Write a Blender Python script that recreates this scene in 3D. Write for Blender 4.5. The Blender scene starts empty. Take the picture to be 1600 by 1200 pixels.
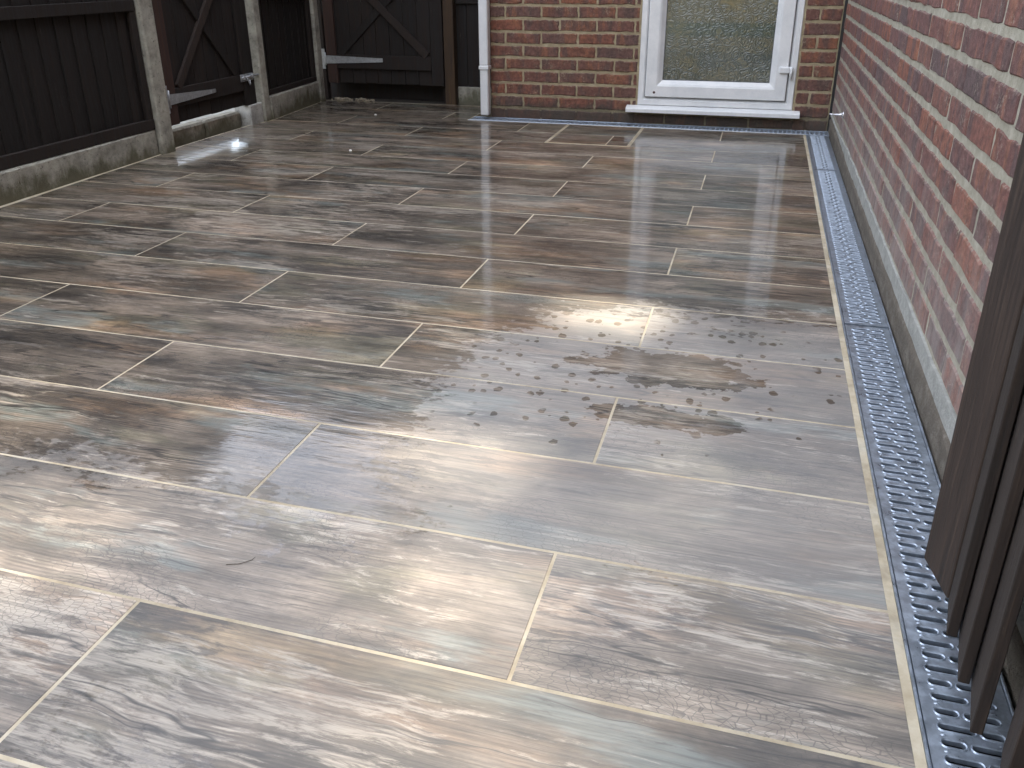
import bpy, bmesh, math, random
from mathutils import Vector, Matrix
R = math.radians
random.seed(7)
S = bpy.context.scene
C = S.collection

# ------------------------------------------------------------------ camera, sky, sun, exposure
cd = bpy.data.cameras.new('camera'); cam = bpy.data.objects.new('camera', cd); C.objects.link(cam)
S.camera = cam
CAM = (-0.4083, -4.515, 0.8828)
YAW, PITCH, ROLL = 0.2811, 0.4053, -0.0054
cy_, sy_, cp_, sp_ = math.cos(YAW), math.sin(YAW), math.cos(PITCH), math.sin(PITCH)
fwd = Vector((-sy_*cp_, cy_*cp_, -sp_)); right = Vector((cy_, sy_, 0)); up = right.cross(fwd)
rr = math.cos(ROLL)*right + math.sin(ROLL)*up; uu = -math.sin(ROLL)*right + math.cos(ROLL)*up
m = Matrix((rr, uu, -fwd)).transposed().to_4x4(); m.translation = CAM
cam.matrix_world = m
cd.sensor_fit = 'HORIZONTAL'; cd.sensor_width = 36; cd.lens = 36*1306.7/1600
cd.shift_y = (507.0-600)/1600
cd.clip_start = 0.05; cd.clip_end = 2000

SUN_EL, SUN_AZ = 41.0, 1.0            # azimuth clockwise from +Y
sd = Vector((math.sin(R(SUN_AZ))*math.cos(R(SUN_EL)), math.cos(R(SUN_AZ))*math.cos(R(SUN_EL)), math.sin(R(SUN_EL))))
W = bpy.data.worlds.new('World'); S.world = W; W.use_nodes = True
nt = W.node_tree; nt.nodes.clear()
sky = nt.nodes.new('ShaderNodeTexSky'); sky.sky_type = 'NISHITA'; sky.sun_disc = False
sky.sun_elevation = R(SUN_EL); sky.sun_rotation = R(SUN_AZ); sky.air_density = 1.0; sky.dust_density = 1.6; sky.ozone_density = 1.2
bg = nt.nodes.new('ShaderNodeBackground'); bg.inputs['Strength'].default_value = 0.15
wo = nt.nodes.new('ShaderNodeOutputWorld')
# broken bright cloud all over the sky
tc = nt.nodes.new('ShaderNodeTexCoord'); mp = nt.nodes.new('ShaderNodeMapping'); mp.inputs['Scale'].default_value = (1, 1, 2.2)
cn = nt.nodes.new('ShaderNodeTexNoise'); cn.inputs['Scale'].default_value = 2.6; cn.inputs['Detail'].default_value = 6; cn.inputs['Roughness'].default_value = .58
cr_ = nt.nodes.new('ShaderNodeValToRGB'); cr_.color_ramp.elements[0].position = .36; cr_.color_ramp.elements[1].position = .60
cr_.color_ramp.elements[0].color = (.16, .16, .16, 1); cr_.color_ramp.elements[1].color = (.88, .88, .88, 1)
cm = nt.nodes.new('ShaderNodeMix'); cm.data_type = 'RGBA'; cm.inputs[7].default_value = (7.0, 7.2, 7.6, 1)
nt.links.new(tc.outputs['Generated'], mp.inputs[0]); nt.links.new(mp.outputs[0], cn.inputs['Vector']); nt.links.new(cn.outputs['Fac'], cr_.inputs[0])
nt.links.new(cr_.outputs[0], cm.inputs[0]); nt.links.new(sky.outputs[0], cm.inputs[6])
nt.links.new(cm.outputs[2], bg.inputs[0]); nt.links.new(bg.outputs[0], wo.inputs[0])
sl = bpy.data.lights.new('sun', 'SUN'); sl.energy = 3.1; sl.angle = R(0.9); sl.color = (1, .88, .70)
so = bpy.data.objects.new('sun', sl); C.objects.link(so)
so.rotation_euler = (-sd).to_track_quat('-Z', 'Y').to_euler(); so.location = (0, 20, 20)
S.view_settings.view_transform = 'Standard'; S.view_settings.look = 'None'
S.view_settings.exposure = 2.08; S.view_settings.gamma = 1.0

cy = S.cycles
cy.max_bounces = 6; cy.diffuse_bounces = 3; cy.glossy_bounces = 3; cy.transmission_bounces = 2; cy.transparent_max_bounces = 4
cy.use_denoising = True; cy.use_adaptive_sampling = True; cy.adaptive_threshold = .02
cy.caustics_reflective = False; cy.caustics_refractive = False

# ------------------------------------------------------------------ helpers
class NT:
    def __init__(s, name):
        s.m = bpy.data.materials.new(name); s.m.use_nodes = True
        s.t = s.m.node_tree; s.t.nodes.clear()
        s.out = s.t.nodes.new('ShaderNodeOutputMaterial')
        s.b = s.t.nodes.new('ShaderNodeBsdfPrincipled')
        s.t.links.new(s.b.outputs[0], s.out.inputs[0])
    def n(s, typ, **kw):
        o = s.t.nodes.new(typ)
        for k, v in kw.items(): setattr(o, k, v)
        return o
    def put(s, sock, v):
        if isinstance(v, bpy.types.NodeSocket): s.t.links.new(v, sock)
        elif v is not None:
            if isinstance(v, (tuple, list)) and len(v) == 3 and sock.type == 'RGBA': v = (*v, 1)
            sock.default_value = v
    def set(s, **kw):
        for k, v in kw.items(): s.put(s.b.inputs[k.replace('_', ' ')], v)
    def math(s, op, a, b=None, c=None, clamp=False):
        o = s.n('ShaderNodeMath', operation=op); o.use_clamp = clamp
        s.put(o.inputs[0], a)
        if b is not None: s.put(o.inputs[1], b)
        if c is not None: s.put(o.inputs[2], c)
        return o.outputs[0]
    def vmath(s, op, a, b=None):
        o = s.n('ShaderNodeVectorMath', operation=op); s.put(o.inputs[0], a)
        if b is not None: s.put(o.inputs[1], b)
        return o.outputs[0]
    def mix(s, f, a, b, mode='MIX'):
        o = s.n('ShaderNodeMix', data_type='RGBA', blend_type=mode)
        s.put(o.inputs[0], f); s.put(o.inputs[6], a); s.put(o.inputs[7], b)
        return o.outputs[2]
    def ramp(s, f, stops, interp='LINEAR'):
        o = s.n('ShaderNodeValToRGB'); e = o.color_ramp.elements; o.color_ramp.interpolation = interp
        while len(e) < len(stops): e.new(0.5)
        for el, (p, c) in zip(e, stops):
            el.position = p; el.color = (c, c, c, 1) if not isinstance(c, tuple) else (*c, 1)
        s.put(o.inputs[0], f); return o.outputs[0]
    def step(s, f, a, b, lo=0.0, hi=1.0):
        o = s.n('ShaderNodeMapRange'); o.interpolation_type = 'SMOOTHSTEP'
        s.put(o.inputs[0], f); o.inputs[1].default_value = a; o.inputs[2].default_value = b
        o.inputs[3].default_value = lo; o.inputs[4].default_value = hi
        return o.outputs[0]
    def noise(s, vec, scale, detail=4, rough=.55, dist=0.0, col=False):
        v = vec
        if isinstance(scale, tuple): v = s.vmath('MULTIPLY', vec, scale); sc = 1.0
        else: sc = scale
        o = s.n('ShaderNodeTexNoise'); s.put(o.inputs['Vector'], v)
        o.inputs['Scale'].default_value = sc; o.inputs['Detail'].default_value = detail
        o.inputs['Roughness'].default_value = rough; o.inputs['Distortion'].default_value = dist
        return o.outputs['Color' if col else 'Fac']
    def voro(s, vec, scale, feature='F1', out='Distance', rnd=1.0):
        v = vec
        if isinstance(scale, tuple): v = s.vmath('MULTIPLY', vec, scale); sc = 1.0
        else: sc = scale
        o = s.n('ShaderNodeTexVoronoi', feature=feature); s.put(o.inputs['Vector'], v)
        o.inputs['Scale'].default_value = sc; o.inputs['Randomness'].default_value = rnd
        return o.outputs[out]
    def pos(s): return s.n('ShaderNodeNewGeometry').outputs['Position']
    def obj(s): return s.n('ShaderNodeTexCoord').outputs['Object']
    def island(s): return s.n('ShaderNodeNewGeometry').outputs['Random Per Island']
    def rnd(s): return s.n('ShaderNodeObjectInfo').outputs['Random']
    def xyz(s, v):
        o = s.n('ShaderNodeSeparateXYZ'); s.put(o.inputs[0], v); return o.outputs
    def comb(s, x=0., y=0., z=0.):
        o = s.n('ShaderNodeCombineXYZ'); s.put(o.inputs[0], x); s.put(o.inputs[1], y); s.put(o.inputs[2], z); return o.outputs[0]
    def bump(s, h, strength=.3, dist=.002, normal=None):
        o = s.n('ShaderNodeBump'); s.put(o.inputs['Height'], h); s.put(o.inputs['Strength'], strength)
        o.inputs['Distance'].default_value = dist
        if normal is not None: s.put(o.inputs['Normal'], normal)
        return o.outputs[0]

def link(name, me, mat=None, parent=None, loc=(0, 0, 0), rot=(0, 0, 0)):
    o = bpy.data.objects.new(name, me); C.objects.link(o)
    o.location = loc; o.rotation_euler = rot
    if mat is not None and me is not None and not me.materials: me.materials.append(mat)
    if parent is not None: o.parent = parent
    return o
def tag(o, label=None, cat=None, group=None, kind=None):
    if label: o['label'] = label
    if cat: o['category'] = cat
    if group: o['group'] = group
    if kind: o['kind'] = kind
    return o
def thing(name, label, cat, loc=(0, 0, 0), group=None, rz=0):
    o = bpy.data.objects.new(name, None); C.objects.link(o); o.location = loc; o.rotation_euler = (0, 0, rz)
    o.empty_display_size = .1
    return tag(o, label, cat, group)
def bm_mesh(bm, name='mesh', smooth=False):
    me = bpy.data.meshes.new(name); bm.to_mesh(me); bm.free()
    if smooth: me.shade_smooth()
    return me
def add_box(bm, x0, x1, y0, y1, z0, z1, bev=0.0, jit=0.0, mat=None):
    vs = [bm.verts.new((x, y, z)) for z in (z0, z1) for y in (y0, y1) for x in (x0, x1)]
    if jit:
        for v in vs: v.co += Vector((random.uniform(-jit, jit), random.uniform(-jit, jit), random.uniform(-jit, jit)))
    fs = [bm.faces.new([vs[i] for i in f]) for f in ((0, 2, 3, 1), (4, 5, 7, 6), (0, 1, 5, 4), (2, 6, 7, 3), (0, 4, 6, 2), (1, 3, 7, 5))]
    if mat is not None: bmesh.ops.transform(bm, matrix=mat, verts=vs)
    if bev:
        es = list({e for f in fs for e in f.edges})
        bmesh.ops.bevel(bm, geom=es, offset=bev, segments=1, affect='EDGES', profile=.5)
def box(name, dims, mat, parent=None, bev=0.0, jit=0.0, loc=(0, 0, 0), rot=(0, 0, 0)):
    bm = bmesh.new(); add_box(bm, *dims, bev=bev, jit=jit)
    return link(name, bm_mesh(bm, name), mat, parent, loc, rot)
def bar(name, p0, p1, w, t, mat, parent=None, nrm=(0, -1, 0), bev=.002):
    """board from p0 to p1, width w in the plane square to nrm, thickness t along nrm"""
    p0, p1, nrm = Vector(p0), Vector(p1), Vector(nrm).normalized()
    d = (p1-p0); L = d.length; d.normalize(); s = nrm.cross(d).normalized()
    M = Matrix((s, nrm, d)).transposed().to_4x4(); M.translation = p0
    bm = bmesh.new(); add_box(bm, -w/2, w/2, -t/2, t/2, 0, L, bev=bev, mat=M)
    return link(name, bm_mesh(bm, name), mat, parent)
def add_tube(bm, pts, radii, seg=8, cap=True):
    rings = []
    for i, p in enumerate(pts):
        p = Vector(p)
        a = Vector(pts[max(i-1, 0)]); b = Vector(pts[min(i+1, len(pts)-1)])
        d = (b-a).normalized(); q = Vector((0, 0, 1)) if abs(d.z) < .9 else Vector((1, 0, 0))
        u = d.cross(q).normalized(); v = d.cross(u)
        r = radii[i] if isinstance(radii, (list, tuple)) else radii
        rings.append([bm.verts.new(p+r*(math.cos(2*math.pi*k/seg)*u+math.sin(2*math.pi*k/seg)*v)) for k in range(seg)])
    for a, b in zip(rings, rings[1:]):
        for k in range(seg): bm.faces.new((a[k], a[(k+1) % seg], b[(k+1) % seg], b[k]))
    if cap: bm.faces.new(rings[0][::-1]); bm.faces.new(rings[-1])
def tube(name, pts, radii, mat, parent=None, seg=8):
    bm = bmesh.new(); add_tube(bm, pts, radii, seg); return link(name, bm_mesh(bm, name, True), mat, parent)
def ring_frame(name, x0, x1, z0, z1, prof, mat, parent=None):
    """mitred rectangular frame; prof = closed list of (inset, y)"""
    bm = bmesh.new(); loops = []
    for ins, y in prof:
        loops.append([bm.verts.new(p) for p in ((x0+ins, y, z0+ins), (x1-ins, y, z0+ins), (x1-ins, y, z1-ins), (x0+ins, y, z1-ins))])
    for i in range(len(loops)):
        a, b = loops[i], loops[(i+1) % len(loops)]
        for k in range(4): bm.faces.new((a[k], a[(k+1) % 4], b[(k+1) % 4], b[k]))
    bmesh.ops.recalc_face_normals(bm, faces=bm.faces)
    return link(name, bm_mesh(bm, name), mat, parent)

# ------------------------------------------------------------------ materials
def mat_tile():
    t = NT('wood_print_porcelain'); P = t.pos(); r = t.rnd()
    off = t.comb(t.math('MULTIPLY', r, 137.3), t.math('MULTIPLY', r, 71.9), t.math('MULTIPLY', r, 9.0))
    Q = Q0 = t.vmath('ADD', P, off)
    warp = t.vmath('MULTIPLY', t.vmath('SUBTRACT', t.noise(Q, 3.0, 3, col=True), (.5, .5, .5)), (.22, .06, 0))
    Q = t.vmath('ADD', Q, warp)
    n1 = t.math('ADD', t.math('MULTIPLY', t.noise(Q, (1.9, 13, 1), 9, .70, .4), .55), t.math('MULTIPLY', t.noise(Q, (4.2, 9, 6), 9, .74, .2), .45))
    tone = t.ramp(n1, [(.32, (.034, .032, .031)), (.43, (.085, .076, .068)), (.50, (.132, .117, .103)), (.57, (.185, .163, .143)), (.67, (.30, .268, .235))])
    bt = t.noise(Q, (2.6, 5.2, 17), 7, .62, .3)
    bv = t.ramp(bt, [(.34, .36), (.44, .72), (.52, 1.05), (.60, 1.4), (.68, 1.75)]); tone = t.mix(1.0, tone, bv, 'MULTIPLY')
    tone = t.mix(t.step(t.noise(Q, (2.2, 5.5, 71), 5, .6), .52, .64, 0, .55), tone, t.mix(1.0, tone, (.92, 1.03, .84), 'MULTIPLY'))
    # brown / peach boards
    pe = t.step(t.noise(Q, (1.7, 6, 3), 4, .55), .52, .66)
    tone = t.mix(t.math('MULTIPLY', pe, .7), tone, t.mix(1.0, tone, (1.42, 1.13, .88), 'MULTIPLY'))
    # worn blue-grey paint
    bl = t.step(t.noise(Q, (1.9, 7.5, 11), 6, .62), .545, .66)
    tone = t.mix(t.math('MULTIPLY', bl, .62), tone, (.150, .195, .205))
    # pale flaked paint
    lo = t.noise(Q, (1.5, 4.5, 5), 3, .5)
    fl = t.noise(Q, (10, 58, 2), 8, .74, .3)
    fk = t.step(t.math('ADD', fl, t.math('MULTIPLY', lo, .9)), 1.0, 1.13)
    tone = t.mix(t.math('MULTIPLY', fk, .6), tone, (.38, .365, .34))
    dk = t.step(t.math('ADD', t.noise(Q, (9, 50, 7), 5, .7), t.math('MULTIPLY', t.noise(Q, (1.2, 5, 19), 2), .8)), .98, 1.07)
    tone = t.mix(t.math('MULTIPLY', dk, .65), tone, (.026, .025, .026))
    # grain
    gr = t.noise(Q0, (7, 260, 1), 4, .65)
    gr2 = t.noise(Q0, (3, 90, 4), 4, .65, .6)
    g = t.math('ADD', t.step(gr, .34, .60, .66, 1.16), t.step(gr2, .3, .6, -.14, .08))
    tone = t.mix(1.0, tone, t.comb(g, g, g), 'MULTIPLY')
    saw = t.math('SINE', t.math('MULTIPLY', t.math('ADD', t.xyz(Q)[1], t.math('MULTIPLY', t.noise(Q0, (2, 6, 3), 2), .06)), 900))
    sawm = t.math('MULTIPLY', t.step(t.noise(Q0, (2.2, 5, 53), 3), .53, .63), .22)
    sg_ = t.math('ADD', 1.0, t.math('MULTIPLY', saw, sawm)); tone = t.mix(1.0, tone, t.comb(sg_, sg_, sg_), 'MULTIPLY')
    tone = t.mix(1.0, tone, (1.09, 1.0, .88), 'MULTIPLY')
    pv = t.math('ADD', .78, t.math('MULTIPLY', t.math('FRACT', t.math('MULTIPLY', r, 17.7)), .44)); tone = t.mix(1.0, tone, t.comb(pv, pv, t.math('MULTIPLY', pv, 1.01)), 'MULTIPLY')
    # long dark cracks in the print
    ck = t.math('ABSOLUTE', t.math('SUBTRACT', t.noise(Q, (.8, 10, 3), 4, .5), .5))
    ck = t.math('MULTIPLY', t.step(ck, .0, .010, 1, 0), t.step(t.noise(Q, (1.3, 4, 31), 2), .46, .56))
    tone = t.mix(t.math('MULTIPLY', ck, .85), tone, (.012, .011, .011))
    # crackle near some places
    cr = t.voro(t.vmath('MULTIPLY', Q, (60, 130, 1)), 1.0, 'DISTANCE_TO_EDGE')
    crm = t.step(t.noise(Q, (2.0, 5, 41), 2), .50, .62)
    cr = t.math('MULTIPLY', t.step(cr, 0, .07, 1, 0), crm)
    tone = t.mix(t.math('MULTIPLY', cr, .6), tone, (.02, .02, .02))
    # wet / dry : drying patches in the sun-warmed foreground
    p = t.xyz(P)
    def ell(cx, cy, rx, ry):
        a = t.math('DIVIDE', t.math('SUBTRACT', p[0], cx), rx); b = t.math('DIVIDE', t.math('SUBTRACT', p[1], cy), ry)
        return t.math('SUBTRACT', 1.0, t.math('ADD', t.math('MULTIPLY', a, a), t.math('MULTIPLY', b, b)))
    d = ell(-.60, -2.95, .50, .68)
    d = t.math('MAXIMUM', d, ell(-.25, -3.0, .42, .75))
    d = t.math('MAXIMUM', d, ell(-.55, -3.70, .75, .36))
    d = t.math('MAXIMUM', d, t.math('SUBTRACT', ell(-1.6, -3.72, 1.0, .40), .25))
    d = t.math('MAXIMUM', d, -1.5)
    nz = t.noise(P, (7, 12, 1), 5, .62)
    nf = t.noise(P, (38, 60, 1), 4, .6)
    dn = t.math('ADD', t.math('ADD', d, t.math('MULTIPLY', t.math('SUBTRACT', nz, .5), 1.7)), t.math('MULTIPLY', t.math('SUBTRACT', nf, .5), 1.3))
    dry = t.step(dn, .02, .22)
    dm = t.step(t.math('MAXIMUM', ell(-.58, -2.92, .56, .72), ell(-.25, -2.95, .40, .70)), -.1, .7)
    sp = t.math('MAXIMUM', ell(-.545, -2.70, .22, .10), ell(-.52, -2.94, .17, .05))
    sp = t.step(t.math('ADD', sp, t.math('MULTIPLY', t.math('SUBTRACT', t.noise(P, (16, 22, 1), 4, .6), .5), 3.4)), .05, .16)
    vo = t.n('ShaderNodeTexVoronoi', feature='F1'); t.put(vo.inputs['Vector'], t.vmath('ADD', t.vmath('MULTIPLY', P, (40, 34, 0)), t.vmath('MULTIPLY', t.noise(P, 60, 2, col=True), (.5, .5, 0))))
    vo.inputs['Scale'].default_value = 1.0
    vr = t.xyz(vo.outputs['Color'])[0]
    dr = t.step(t.math('SUBTRACT', t.math('MULTIPLY', t.step(vr, .30, 1.0), .44), vo.outputs['Distance']), -.02, .03)
    dr = t.math('MULTIPLY', dr, t.step(t.math('ADD', ell(-.70, -2.60, .50, .50), t.math('MULTIPLY', t.math('SUBTRACT', t.noise(P, 9, 3), .5), 3.5)), .0, .25))
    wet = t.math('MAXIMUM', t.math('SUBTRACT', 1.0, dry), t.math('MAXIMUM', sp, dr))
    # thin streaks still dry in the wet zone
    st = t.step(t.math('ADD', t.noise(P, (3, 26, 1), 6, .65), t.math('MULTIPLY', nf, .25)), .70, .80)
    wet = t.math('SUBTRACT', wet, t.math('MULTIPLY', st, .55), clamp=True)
    dry_tone = t.mix(t.math('ADD', .18, t.math('MULTIPLY', dm, .22)), t.mix(1.0, tone, (1.22, 1.22, 1.22), 'MULTIPLY'), (.42, .41, .40))  # dry tiles lighter and greyer, most in the middle patch
    col = t.mix(wet, dry_tone, t.mix(1.0, tone, (.97, .95, .93), 'MULTIPLY'))
    h = t.math('ADD', t.math('MULTIPLY', gr, .5), t.math('MULTIPLY', gr2, .7))
    nb = t.bump(h, .8, .0022)
    wh = t.math('ADD', t.noise(P, (6, 26, 1), 4, .55), t.math('MULTIPLY', gr2, .12))
    nc = t.bump(wh, .24, .004)
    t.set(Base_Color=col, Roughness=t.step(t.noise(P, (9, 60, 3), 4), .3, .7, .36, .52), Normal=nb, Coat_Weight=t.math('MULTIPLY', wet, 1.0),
          Coat_Roughness=t.step(t.noise(P, (6, 30, 9), 4), .35, .65, .02, .10), Coat_IOR=1.45, Coat_Normal=nc)
    t.b.inputs['Specular IOR Level'].default_value = .32
    return t.m

def mat_grout():
    t = NT('cream_grout'); P = t.pos()
    c = t.ramp(t.noise(P, 9, 6, .7), [(.3, (.36, .29, .19)), (.55, (.52, .45, .33)), (.75, (.60, .56, .46))])
    c = t.mix(t.step(t.noise(P, 3.5, 6, .75), .46, .66, 0, .55), c, (.20, .165, .115))
    t.set(Base_Color=c, Roughness=.7, Normal=t.bump(t.noise(P, 300, 3), .4, .001)); return t.m

def mat_brick(name, haze=0.0, moss=0.0, streak=0.0):
    t = NT(name); P = t.pos(); O = t.obj()
    r = t.math('FRACT', t.math('ADD', t.math('MULTIPLY', t.rnd(), 7.31), t.math('MULTIPLY', t.island(), 3.17)))
    r2 = t.math('FRACT', t.math('MULTIPLY', r, 13.7))
    Q = t.vmath('ADD', P, t.comb(t.math('MULTIPLY', r, 11), t.math('MULTIPLY', r, 5), t.math('MULTIPLY', r2, 3)))
    base = t.ramp(r, [(.0, (.150, .074, .070)), (.2, (.190, .080, .068)), (.38, (.140, .083, .084)), (.52, (.225, .085, .062)), (.66, (.165, .078, .074)), (.8, (.265, .100, .066)), (.9, (.110, .076, .080)), (1.0, (.190, .085, .072))])
    # burnt / sandy bands across the face
    bn = t.noise(t.comb(t.math('ADD', t.xyz(Q)[0], t.xyz(Q)[1]), t.math('MULTIPLY', r, 40), t.math('MULTIPLY', t.xyz(Q)[2], .25)), 22, 3, .5)
    base = t.mix(t.step(bn, .53, .63, 0, .75), base, (.100, .068, .070))
    base = t.mix(t.step(bn, .44, .36, 0, .55), base, (.30, .125, .072))
    mo = t.noise(Q, 55, 6, .7)
    base = t.mix(1.0, base, t.ramp(mo, [(.3, .45), (.5, 1.0), (.72, 1.65)]), 'MULTIPLY')
    lime = t.step(t.math('ADD', t.noise(Q, 120, 5, .7), t.math('MULTIPLY', t.noise(Q, 14, 2), .6)), .92, 1.0)
    base = t.mix(t.math('MULTIPLY', lime, .55), base, (.42, .36, .28))
    oz = t.math('ABSOLUTE', t.xyz(O)[2])
    sm = t.step(t.math('ADD', t.math('MULTIPLY', oz, 30.0), t.math('MULTIPLY', t.math('SUBTRACT', t.noise(P, 70, 5, .7), .5), 1.5)), .80, .98)
    sm = t.math('MULTIPLY', sm, t.math('LESS_THAN', oz, .034))
    base = t.mix(t.math('MULTIPLY', sm, .5), base, (.44, .40, .32))
    z = t.xyz(P)[2]
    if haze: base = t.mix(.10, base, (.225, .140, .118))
    else: base = t.mix(1.0, t.mix(.18, base, (.14, .085, .066)), (1.02, .97, .84), 'MULTIPLY')
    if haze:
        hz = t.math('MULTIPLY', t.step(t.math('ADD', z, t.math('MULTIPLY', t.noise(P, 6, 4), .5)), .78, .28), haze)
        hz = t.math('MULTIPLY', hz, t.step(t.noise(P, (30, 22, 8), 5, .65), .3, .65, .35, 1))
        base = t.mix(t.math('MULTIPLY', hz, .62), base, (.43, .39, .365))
    if moss:
        mz = t.step(t.math('ADD', t.math('MULTIPLY', z, -5.5), t.noise(P, 16, 6, .7)), -.22, .22)
        base = t.mix(t.math('MULTIPLY', mz, moss), base, (.068, .060, .048))
    hgt = t.math('ADD', t.noise(Q, 130, 6, .75), t.math('MULTIPLY', t.noise(Q, 28, 4), .8))
    t.set(Base_Color=base, Roughness=.86, Normal=t.bump(hgt, 1.0, .006)); return t.m

def mat_mortar(name, ca, cb, moss=0.0):
    t = NT(name); P = t.pos()
    c = t.ramp(t.noise(P, 20, 6, .7), [(.3, tuple(v*.72 for v in ca)), (.52, ca), (.72, cb)])
    if moss:
        z = t.xyz(P)[2]
        mz = t.step(t.math('ADD', t.math('MULTIPLY', z, -5.5), t.noise(P, 16, 6, .7)), -.22, .22)
        c = t.mix(t.math('MULTIPLY', mz, moss), c, (.085, .08, .055))
    hgt = t.math('ADD', t.noise(P, 160, 5, .7), t.math('MULTIPLY', t.noise(P, 30, 3), 1.4))
    t.set(Base_Color=c, Roughness=.92, Normal=t.bump(hgt, 1.0, .006)); return t.m

def mat_wood(name, a, b, c, sc=(60, 60, 3), rough=.8):
    t = NT(name); O = t.obj(); r = t.math('ADD', t.rnd(), t.island())
    Q = t.vmath('ADD', O, t.comb(t.math('MULTIPLY', r, 13), t.math('MULTIPLY', r, 7), t.math('MULTIPLY', r, 3)))
    n = t.noise(Q, sc, 6, .65, .5)
    col = t.ramp(n, [(.32, a), (.52, b), (.72, c)])
    v = t.math('ADD', .7, t.math('MULTIPLY', t.math('FRACT', t.math('MULTIPLY', r, 5.3)), .6))
    col = t.mix(1.0, col, t.comb(v, v, v), 'MULTIPLY')
    wear = t.step(t.math('ADD', t.noise(Q, (90, 90, 9), 6, .7), t.math('MULTIPLY', t.noise(Q, 5, 2), .5)), .94, 1.02)
    col = t.mix(t.math('MULTIPLY', wear, .35), col, (.13, .105, .085))
    t.set(Base_Color=col, Roughness=t.step(n, .3, .7, rough-.1, rough+.12), Normal=t.bump(n, .6, .003)); return t.m

def mat_concrete(name='weathered_concrete', tint=(.33, .315, .265), moss=.9):
    t = NT(name); P = t.pos(); z = t.xyz(P)[2]
    n = t.noise(P, 14, 7, .68)
    c = t.ramp(n, [(.3, tuple(v*.55 for v in tint)), (.5, tint), (.72, tuple(min(1, v*1.4) for v in tint))])
    pit = t.step(t.noise(P, 75, 5, .6), .62, .70)
    c = t.mix(t.math('MULTIPLY', pit, .7), c, (.06, .055, .045))
    st = t.step(t.math('ADD', t.math('MULTIPLY', z, -4.0), t.math('MULTIPLY', t.noise(P, (7, 7, 3), 6, .7), 1.5)), .36, .72)
    c = t.mix(t.math('MULTIPLY', st, moss), c, (.085, .078, .042))
    sp = t.step(t.noise(P, (22, 22, 40), 6, .7), .57, .68)
    c = t.mix(t.math('MULTIPLY', sp, .45), c, (.05, .046, .036))
    h = t.math('SUBTRACT', t.math('ADD', t.noise(P, 170, 4), n), pit)
    t.set(Base_Color=c, Roughness=.9, Normal=t.bump(h, .8, .004)); return t.m

def mat_metal(name, col, rough, dirt=.3, spang=True):
    t = NT(name); P = t.pos()
    n = t.noise(P, (40, 40, 40), 5, .6)
    c = t.ramp(n, [(.3, tuple(v*.72 for v in col)), (.6, col)])
    d = t.step(t.math('ADD', t.noise(P, 26, 6, .72), t.math('MULTIPLY', t.noise(P, 5, 2), .4)), .84, .98)
    c = t.mix(t.math('MULTIPLY', d, dirt), c, (.20, .19, .17))
    if spang:
        v = t.voro(P, 160, 'F1', 'Color'); s = t.math('ADD', .88, t.math('MULTIPLY', t.xyz(v)[0], .2)); c = t.mix(1.0, c, t.comb(s, s, s), 'MULTIPLY')
    t.set(Base_Color=c, Metallic=t.math('SUBTRACT', .75, t.math('MULTIPLY', d, .3)), Roughness=t.step(n, .3, .7, rough-.07, rough+.12), Normal=t.bump(n, .12, .001)); return t.m

def mat_upvc():
    t = NT('white_upvc'); P = t.pos()
    n = t.noise(P, 9, 6, .7)
    c = t.ramp(n, [(.35, (.70, .71, .72)), (.6, (.80, .80, .80))])
    d = t.step(t.math('ADD', t.math('MULTIPLY', t.xyz(P)[2], -2.2), t.noise(P, (60, 60, 14), 6, .7)), .28, .55)
    c = t.mix(t.math('MULTIPLY', d, .16), c, (.36, .34, .29))
    t.set(Base_Color=c, Roughness=.28, Normal=t.bump(t.noise(P, 40, 3), .05, .001)); return t.m

def mat_glass():
    t = NT('patterned_obscure_glass'); P = t.pos()
    q = t.xyz(P); v2 = t.comb(q[0], t.math('MULTIPLY', q[2], 1.0), 0.)
    wv = t.vmath('ADD', v2, t.vmath('MULTIPLY', t.noise(v2, 22, 3, col=True), (.03, .03, 0)))
    vd = t.voro(wv, 22, 'F1', 'Distance')
    rings = t.math('MULTIPLY', t.math('SINE', t.math('MULTIPLY', vd, 24)), t.step(t.noise(v2, 6, 3), .30, .60))
    h = t.math('ADD', rings, t.math('MULTIPLY', t.noise(v2, 40, 3), .7))
    n = t.bump(h, .46, .0022)
    c = t.ramp(t.noise(v2, 3.0, 3), [(.35, (.060, .074, .063)), (.65, (.105, .122, .108))])
    t.set(Base_Color=c, Roughness=.06, Normal=n, Coat_Weight=.6, Coat_Roughness=.03)
    t.b.inputs['IOR'].default_value = 1.6
    return t.m

def mat_plain(name, col, rough=.6, metal=0.0, sc=30, var=.35):
    t = NT(name); P = t.pos(); n = t.noise(P, sc, 5, .65)
    t.set(Base_Color=t.ramp(n, [(.3, tuple(v*(1-var) for v in col)), (.7, tuple(v*(1+var) for v in col))]), Roughness=rough, Metallic=metal, Normal=t.bump(n, .3, .003)); return t.m

def mat_leaf(name, a, b):
    t = NT(name); r = t.island()
    c = t.ramp(r, [(0, a), (1, b)])
    t.set(Base_Color=c, Roughness=.5)
    tr = t.n('ShaderNodeBsdfTranslucent'); t.put(tr.inputs[0], t.mix(1.0, c, (1.3, 1.5, .6), 'MULTIPLY'))
    mx = t.n('ShaderNodeMixShader'); mx.inputs[0].default_value = .35
    t.t.links.new(t.b.outputs[0], mx.inputs[1]); t.t.links.new(tr.outputs[0], mx.inputs[2]); t.t.links.new(mx.outputs[0], t.out.inputs[0])
    return t.m

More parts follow.
